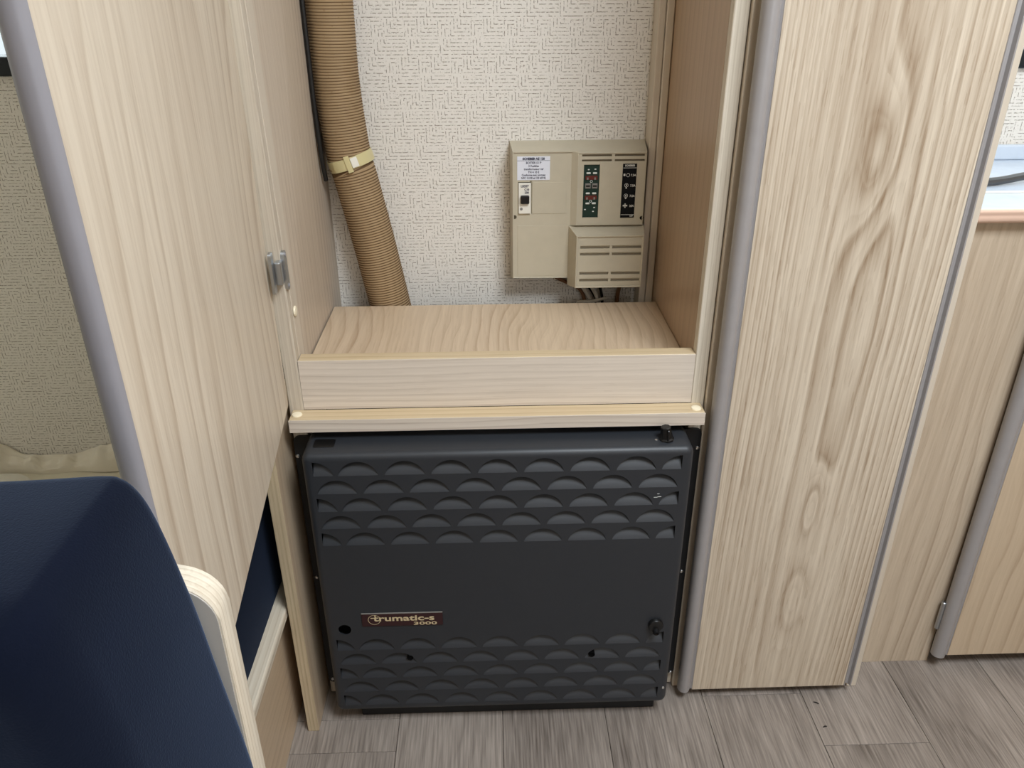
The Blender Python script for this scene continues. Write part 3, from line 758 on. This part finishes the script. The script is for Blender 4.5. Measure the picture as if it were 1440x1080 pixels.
cable([(0.210, 0.386, 0.605), (0.209, 0.386, 0.575), (0.205, 0.386, 0.545), (0.203, 0.386, 0.45)], 0.0034, M_cable_n, 'dark brown cable hanging alone under the right end of the fuse box')

# ================================================================== wardrobe
wd = thing('wardrobe', 'tall light ash wardrobe with cathedral grain door between heater and kitchen unit', 'wardrobe', (0.42, 0.05, 0))
obj('side_panel', bx(0.2757, 0.2895, 0.0600, 0.394, 0.0003, H, bev=0.0012), W_stile, wd)
obj('side_panel', bx(0.5580, 0.5735, 0.0500, 0.394, 0.0003, H, bev=0.001), W_stile, wd)
wdoor = obj('door', bx(0.3016, 0.5448, 0.0368, 0.0540, 0.0175, H), W_door, wd)
pr = [(0.3014, 0.0540), (0.3014, 0.0372), (0.2990, 0.0385), (0.2972, 0.0365), (0.2945, 0.0320), (0.2905, 0.0290), (0.2865, 0.0288), (0.2825, 0.0310), (0.2795, 0.0350), (0.2785, 0.0405), (0.2795, 0.0455), (0.2830, 0.0500), (0.2880, 0.0540)]
o = obj('edge_trim', prism(nb(), pr, 'z', 0.0185, H), M_trim, wdoor, True, ang=50); o['label'] = 'rounded mauve grey edge strip'
pr = [(0.5450, 0.0540), (0.5450, 0.0364), (0.5462, 0.0358), (0.5474, 0.0376), (0.5496, 0.0410), (0.5524, 0.0402), (0.5544, 0.0352), (0.5562, 0.0352), (0.5572, 0.0372), (0.5572, 0.0490), (0.5540, 0.0540)]
o = obj('edge_trim', prism(nb(), pr, 'z', 0.0180, H), M_trim, wdoor, True, ang=40); o['label'] = 'hollow mauve grey edge strip'
obj('bottom_panel', bx(0.2905, 0.5575, 0.0600, 0.394, 0.030, 0.046), W_low, wd)
obj('shade_plinth', bx(0.2905, 0.5575, 0.1000, 0.112, 0.0003, 0.030), M_void, wd)  # black board, shade of the floor gap put into its colour

# ================================================================== kitchen unit and worktop
ku = thing('kitchen_unit', 'low ash kitchen unit at the right edge beside the wardrobe', 'cabinet', (0.9, 0.11, 0))
obj('front_panel', bx(0.5740, 0.7155, 0.1000, 0.1150, 0.0003, 0.7505), W_kitchen, ku)
obj('carcass', bx(0.7165, 1.40, 0.1160, 0.390, 0.060, 0.7505), W_kdoor, ku)
kd = obj('door', bx(0.7345, 1.20, 0.0830, 0.0985, 0.0285, 0.740), W_kdoor, ku)
pr = [(0.7343, 0.0985), (0.7343, 0.0834), (0.7322, 0.0846), (0.7300, 0.0815), (0.7262, 0.0775), (0.7215, 0.0762), (0.7165, 0.0775), (0.7122, 0.0810), (0.7100, 0.0860), (0.7105, 0.0915), (0.7140, 0.0965), (0.7200, 0.0985)]
o = obj('edge_trim', prism(nb(), pr, 'z', 0.0280, 0.740), M_trim, kd, True, ang=50); o['label'] = 'rounded mauve grey edge strip'
bm = nb(); lathe(bm, [(0.0028, 0), (0.0038, 0.0006), (0.0038, 0.054), (0.0028, 0.055)], (0.7090, 0.0920, 0.0800), (0, 0, 1), 14)
hh = obj('hinge', bm, M_steel, kd, True); hh['label'] = 'steel barrel hinge'
obj('shade_plinth', bx(0.7165, 1.40, 0.180, 0.195, 0.0003, 0.060), M_void, ku)  # set-back black board, under-door shade put into its colour
wt = thing('worktop', 'pale blue worktop with pink rounded edge on the kitchen unit', 'worktop', (0.9, 0.25, 0.75))
obj('slab', bx(0.5745, 1.44, 0.0925, 0.3935, 0.7515, 0.7690), M_top, wt)
pr = [(0.0923, 0.7692), (0.0880, 0.7698), (0.0850, 0.7680), (0.0842, 0.7655), (0.0860, 0.7630), (0.0852, 0.7600), (0.0850, 0.7560), (0.0870, 0.7525), (0.0900, 0.7513), (0.0923, 0.7513)]
o = obj('edge_trim', prism(nb(), pr, 'x', 0.5745, 1.44), M_copper, wt, True, ang=60); o['label'] = 'pink ribbed edge strip'
obj('upstand', bx(0.5745, 1.44, 0.3830, 0.3940, 0.7690, 0.7920, bev=0.003, seg=2), M_top, wt)
obj('rim', bx(0.62, 1.40, 0.1700, 0.1780, 0.7690, 0.7705, bev=0.0006), M_white, wt)
bm = nb(); tube(bm, spline([(0.640, 0.205, 0.7745), (0.690, 0.213, 0.7755), (0.735, 0.226, 0.779), (0.80, 0.244, 0.782), (0.90, 0.265, 0.779), (1.0, 0.28, 0.776)], 8), 0.0055, 10)
tag(obj('hose', bm, M_hose, None, True, origin=(0.9, 0.265, 0.7692)), 'dark grey hose lying across the pale blue worktop', 'hose')

# ================================================================== bench, cushions, cloth
be = thing('bench', 'ash bench with upright rounded back board at the left beside the open cupboard door', 'bench', (-0.6, 0.0, 0))
obj('side_panel', bx(-0.3360, -0.3180, -0.498, 0.394, 0.0003, 0.2240), W_bench, be)
obj('nosing', bx(-0.3380, -0.3005, -0.498, 0.394, 0.2242, 0.2400, bev=0.003, seg=2), W_nose, be)
obj('seat_board', bx(-1.49, -0.3385, -0.498, 0.394, 0.2200, 0.2360), M_bench_top, be)
bm = nb(); pts = [(-0.94, 0.0003), (-0.1620, 0.0003)]
for k in range(9):
    a = R(90*k/8); pts.append((-0.1620-0.026+0.026*math.cos(a), 0.7275-0.026+0.026*math.sin(a)))
pts += [(-0.94, 0.7275)]
prism(bm, pts, 'y', -0.518, -0.500)
bmesh.ops.bevel(bm, geom=[e for e in bm.edges if e.is_manifold and abs(e.verts[0].co.y-e.verts[1].co.y) < 1e-6], offset=0.0010, segments=1, affect='EDGES')
bface = prism(nb(), [(max(-0.94, q[0]-0.0012), q[1]-(0.0012 if q[1] > 0.01 else 0)) for q in pts], 'y', -0.5188, -0.5180)
bb = obj('back_board', bm, W_ply, be, True, ang=30); bb['label'] = 'pale plywood back board with rounded corner'
bf = obj('face_laminate', bface, M_ceil2, bb); bf['label'] = 'plain grey laminate face'
def cushion(outline, y0, y1, rnd, rb, n=6):
    """pillow slab: xz outline, rounded rims at both faces"""
    bm = nb(); cx = sum(p[0] for p in outline)/len(outline); cz = sum(p[1] for p in outline)/len(outline)
    N = len(outline)
    def off(e):
        out = []
        for i in range(N):
            a = Vector(outline[i-1]); b = Vector(outline[i]); c = Vector(outline[(i+1) % N])
            q = b-Vector((cx, cz)); out.append(b-q.normalized()*e)
        return out
    prof = [(rnd*(1-math.sin(R(90*k/n))), y0+rnd*(1-math.cos(R(90*k/n)))) for k in range(n+1)] + [(rb*(1-math.cos(R(90*k/n))), y1-rb*(1-math.sin(R(90*k/n)))) for k in range(n+1)]
    rings = []
    for e, y in prof: rings.append([bm.verts.new((q[0], y, q[1])) for q in off(e)])
    for a, b in zip(rings[:-1], rings[1:]):
        for i in range(N): bm.faces.new((a[i], a[(i+1) % N], b[(i+1) % N], b[i]))
    bm.faces.new(rings[0][::-1]); bm.faces.new(rings[-1])
    return bm
# counter-clockwise in xz, right-hand side measured from the silhouette
right = [(-0.1500, 0.30), (-0.1520, 0.45), (-0.1545, 0.54), (-0.1579, 0.5927), (-0.1604, 0.6247), (-0.1650, 0.6729), (-0.1687, 0.7122), (-0.1716, 0.7352), (-0.1758, 0.763), (-0.1803, 0.7840), (-0.1850, 0.7960), (-0.1910, 0.8028), (-0.2000, 0.8048), (-0.24, 0.8032), (-0.32, 0.8015)]
right = [(q.x, q.z) for q in spline([(a, 0, b) for a, b in right], 4)]
top = [(-0.44, 0.800), (-0.60, 0.799), (-0.80, 0.796), (-0.88, 0.782), (-0.90, 0.75), (-0.91, 0.65), (-0.92, 0.45), (-0.92, 0.30), (-0.85, 0.252), (-0.20, 0.252)]
cu = obj('backrest_cushion', cushion(right+top, -0.640, -0.5192, 0.030, 0.012), M_blue, None, True, origin=(-0.37, -0.58, 0.252), ang=70)
tag(cu, 'large navy blue backrest cushion leaning on the plywood board in the foreground', 'cushion')
bm = bx(-0.425, -0.3185, -0.470, 0.375, 0.2405, 0.470, bev=0.006, seg=3)
tag(obj('seat_cushion', bm, M_blue2, None, True, origin=(-0.40, -0.05, 0.2405), ang=50), 'navy blue seat cushion seen through the gap under the open cupboard door', 'cushion')
# beige cloth bunched along the wall
ztop = [(-1.30, 0.290), (-1.00, 0.300), (-0.92, 0.294), (-0.885, 0.283), (-0.860, 0.264), (-0.835, 0.2595), (-0.80, 0.2585), (-0.77, 0.2590), (-0.75, 0.265), (-0.735, 0.2715), (-0.715, 0.277), (-0.695, 0.283), (-0.678, 0.290), (-0.64, 0.297), (-0.55, 0.29)]
bm = nb(); L = []
cp = spline([(x, 0, z) for x, z in ztop], 6)
for i, c in enumerate(cp):
    fold = 0.0055*math.sin(c.x*95)+0.0035*math.sin(c.x*210+1)
    hh_ = c.z-0.2365
    row = []
    for k in range(13):
        a = math.pi*0.5*k/12
        yy = 0.3935-0.026*math.sin(a)*(1+0.10*math.sin(c.x*60))
        zz = 0.2366+hh_*(math.cos(a)**0.8) + (fold*math.sin(2*a)*1.0)+0.0016*math.sin(k*1.9+c.x*30)
        row.append(bm.verts.new((c.x, yy, max(0.2364, zz))))
    row.append(bm.verts.new((c.x, 0.3935, 0.2364)))
    L.append(row)
for a, b in zip(L[:-1], L[1:]):
    n = len(a)
    for k in range(n): bm.faces.new((a[k], a[(k+1) % n], b[(k+1) % n], b[k]))
bm.faces.new(L[0][::-1]); bm.faces.new(L[-1])
tag(obj('cloth', bm, M_cloth, None, True, origin=(-0.8, 0.37, 0.2364), ang=70), 'beige cloth bunched against the wall behind the navy backrest', 'cloth')
bm = nb(); lathe(bm, [(0.056, 0.0), (0.064, 0.004), (0.064, 0.010), (0.056, 0.015), (0.030, 0.017)], (-0.868, 0.290, 0.2365), (0, 0, 1), 32)
tag(obj('plate', bm, M_white, None, True, origin=(-0.868, 0.290, 0.2365)), 'white rounded plate on the bench beyond the navy backrest', 'plate')

# ================================================================== crumbs on the floor
for (x, y, a, l), lab in zip(((0.4965, 0.0180, 0.5, 0.0085), (0.4935, -0.0270, -0.2, 0.007), (0.5275, 0.066, 0.9, 0.004)),
                   ('small dark curled crumb on the floor just below the wardrobe door', 'small dark crumb on the floor farthest out from the wardrobe door', 'tiny dark crumb on the floor by the right edge strip of the wardrobe')):
    bm = nb(); d = Vector((math.cos(a), -math.sin(a), 0)); q = Vector((x, y, 0.0012))
    tube(bm, [q-d*l/2, q+Vector((0, 0.0008, 0)), q+d*l/2], 0.0011, 6, True, [0.0006, 0.0011, 0.0005])
    tag(obj('crumb', bm, M_cable_b, None, True, origin=(x, y, 0)), lab, 'crumb')
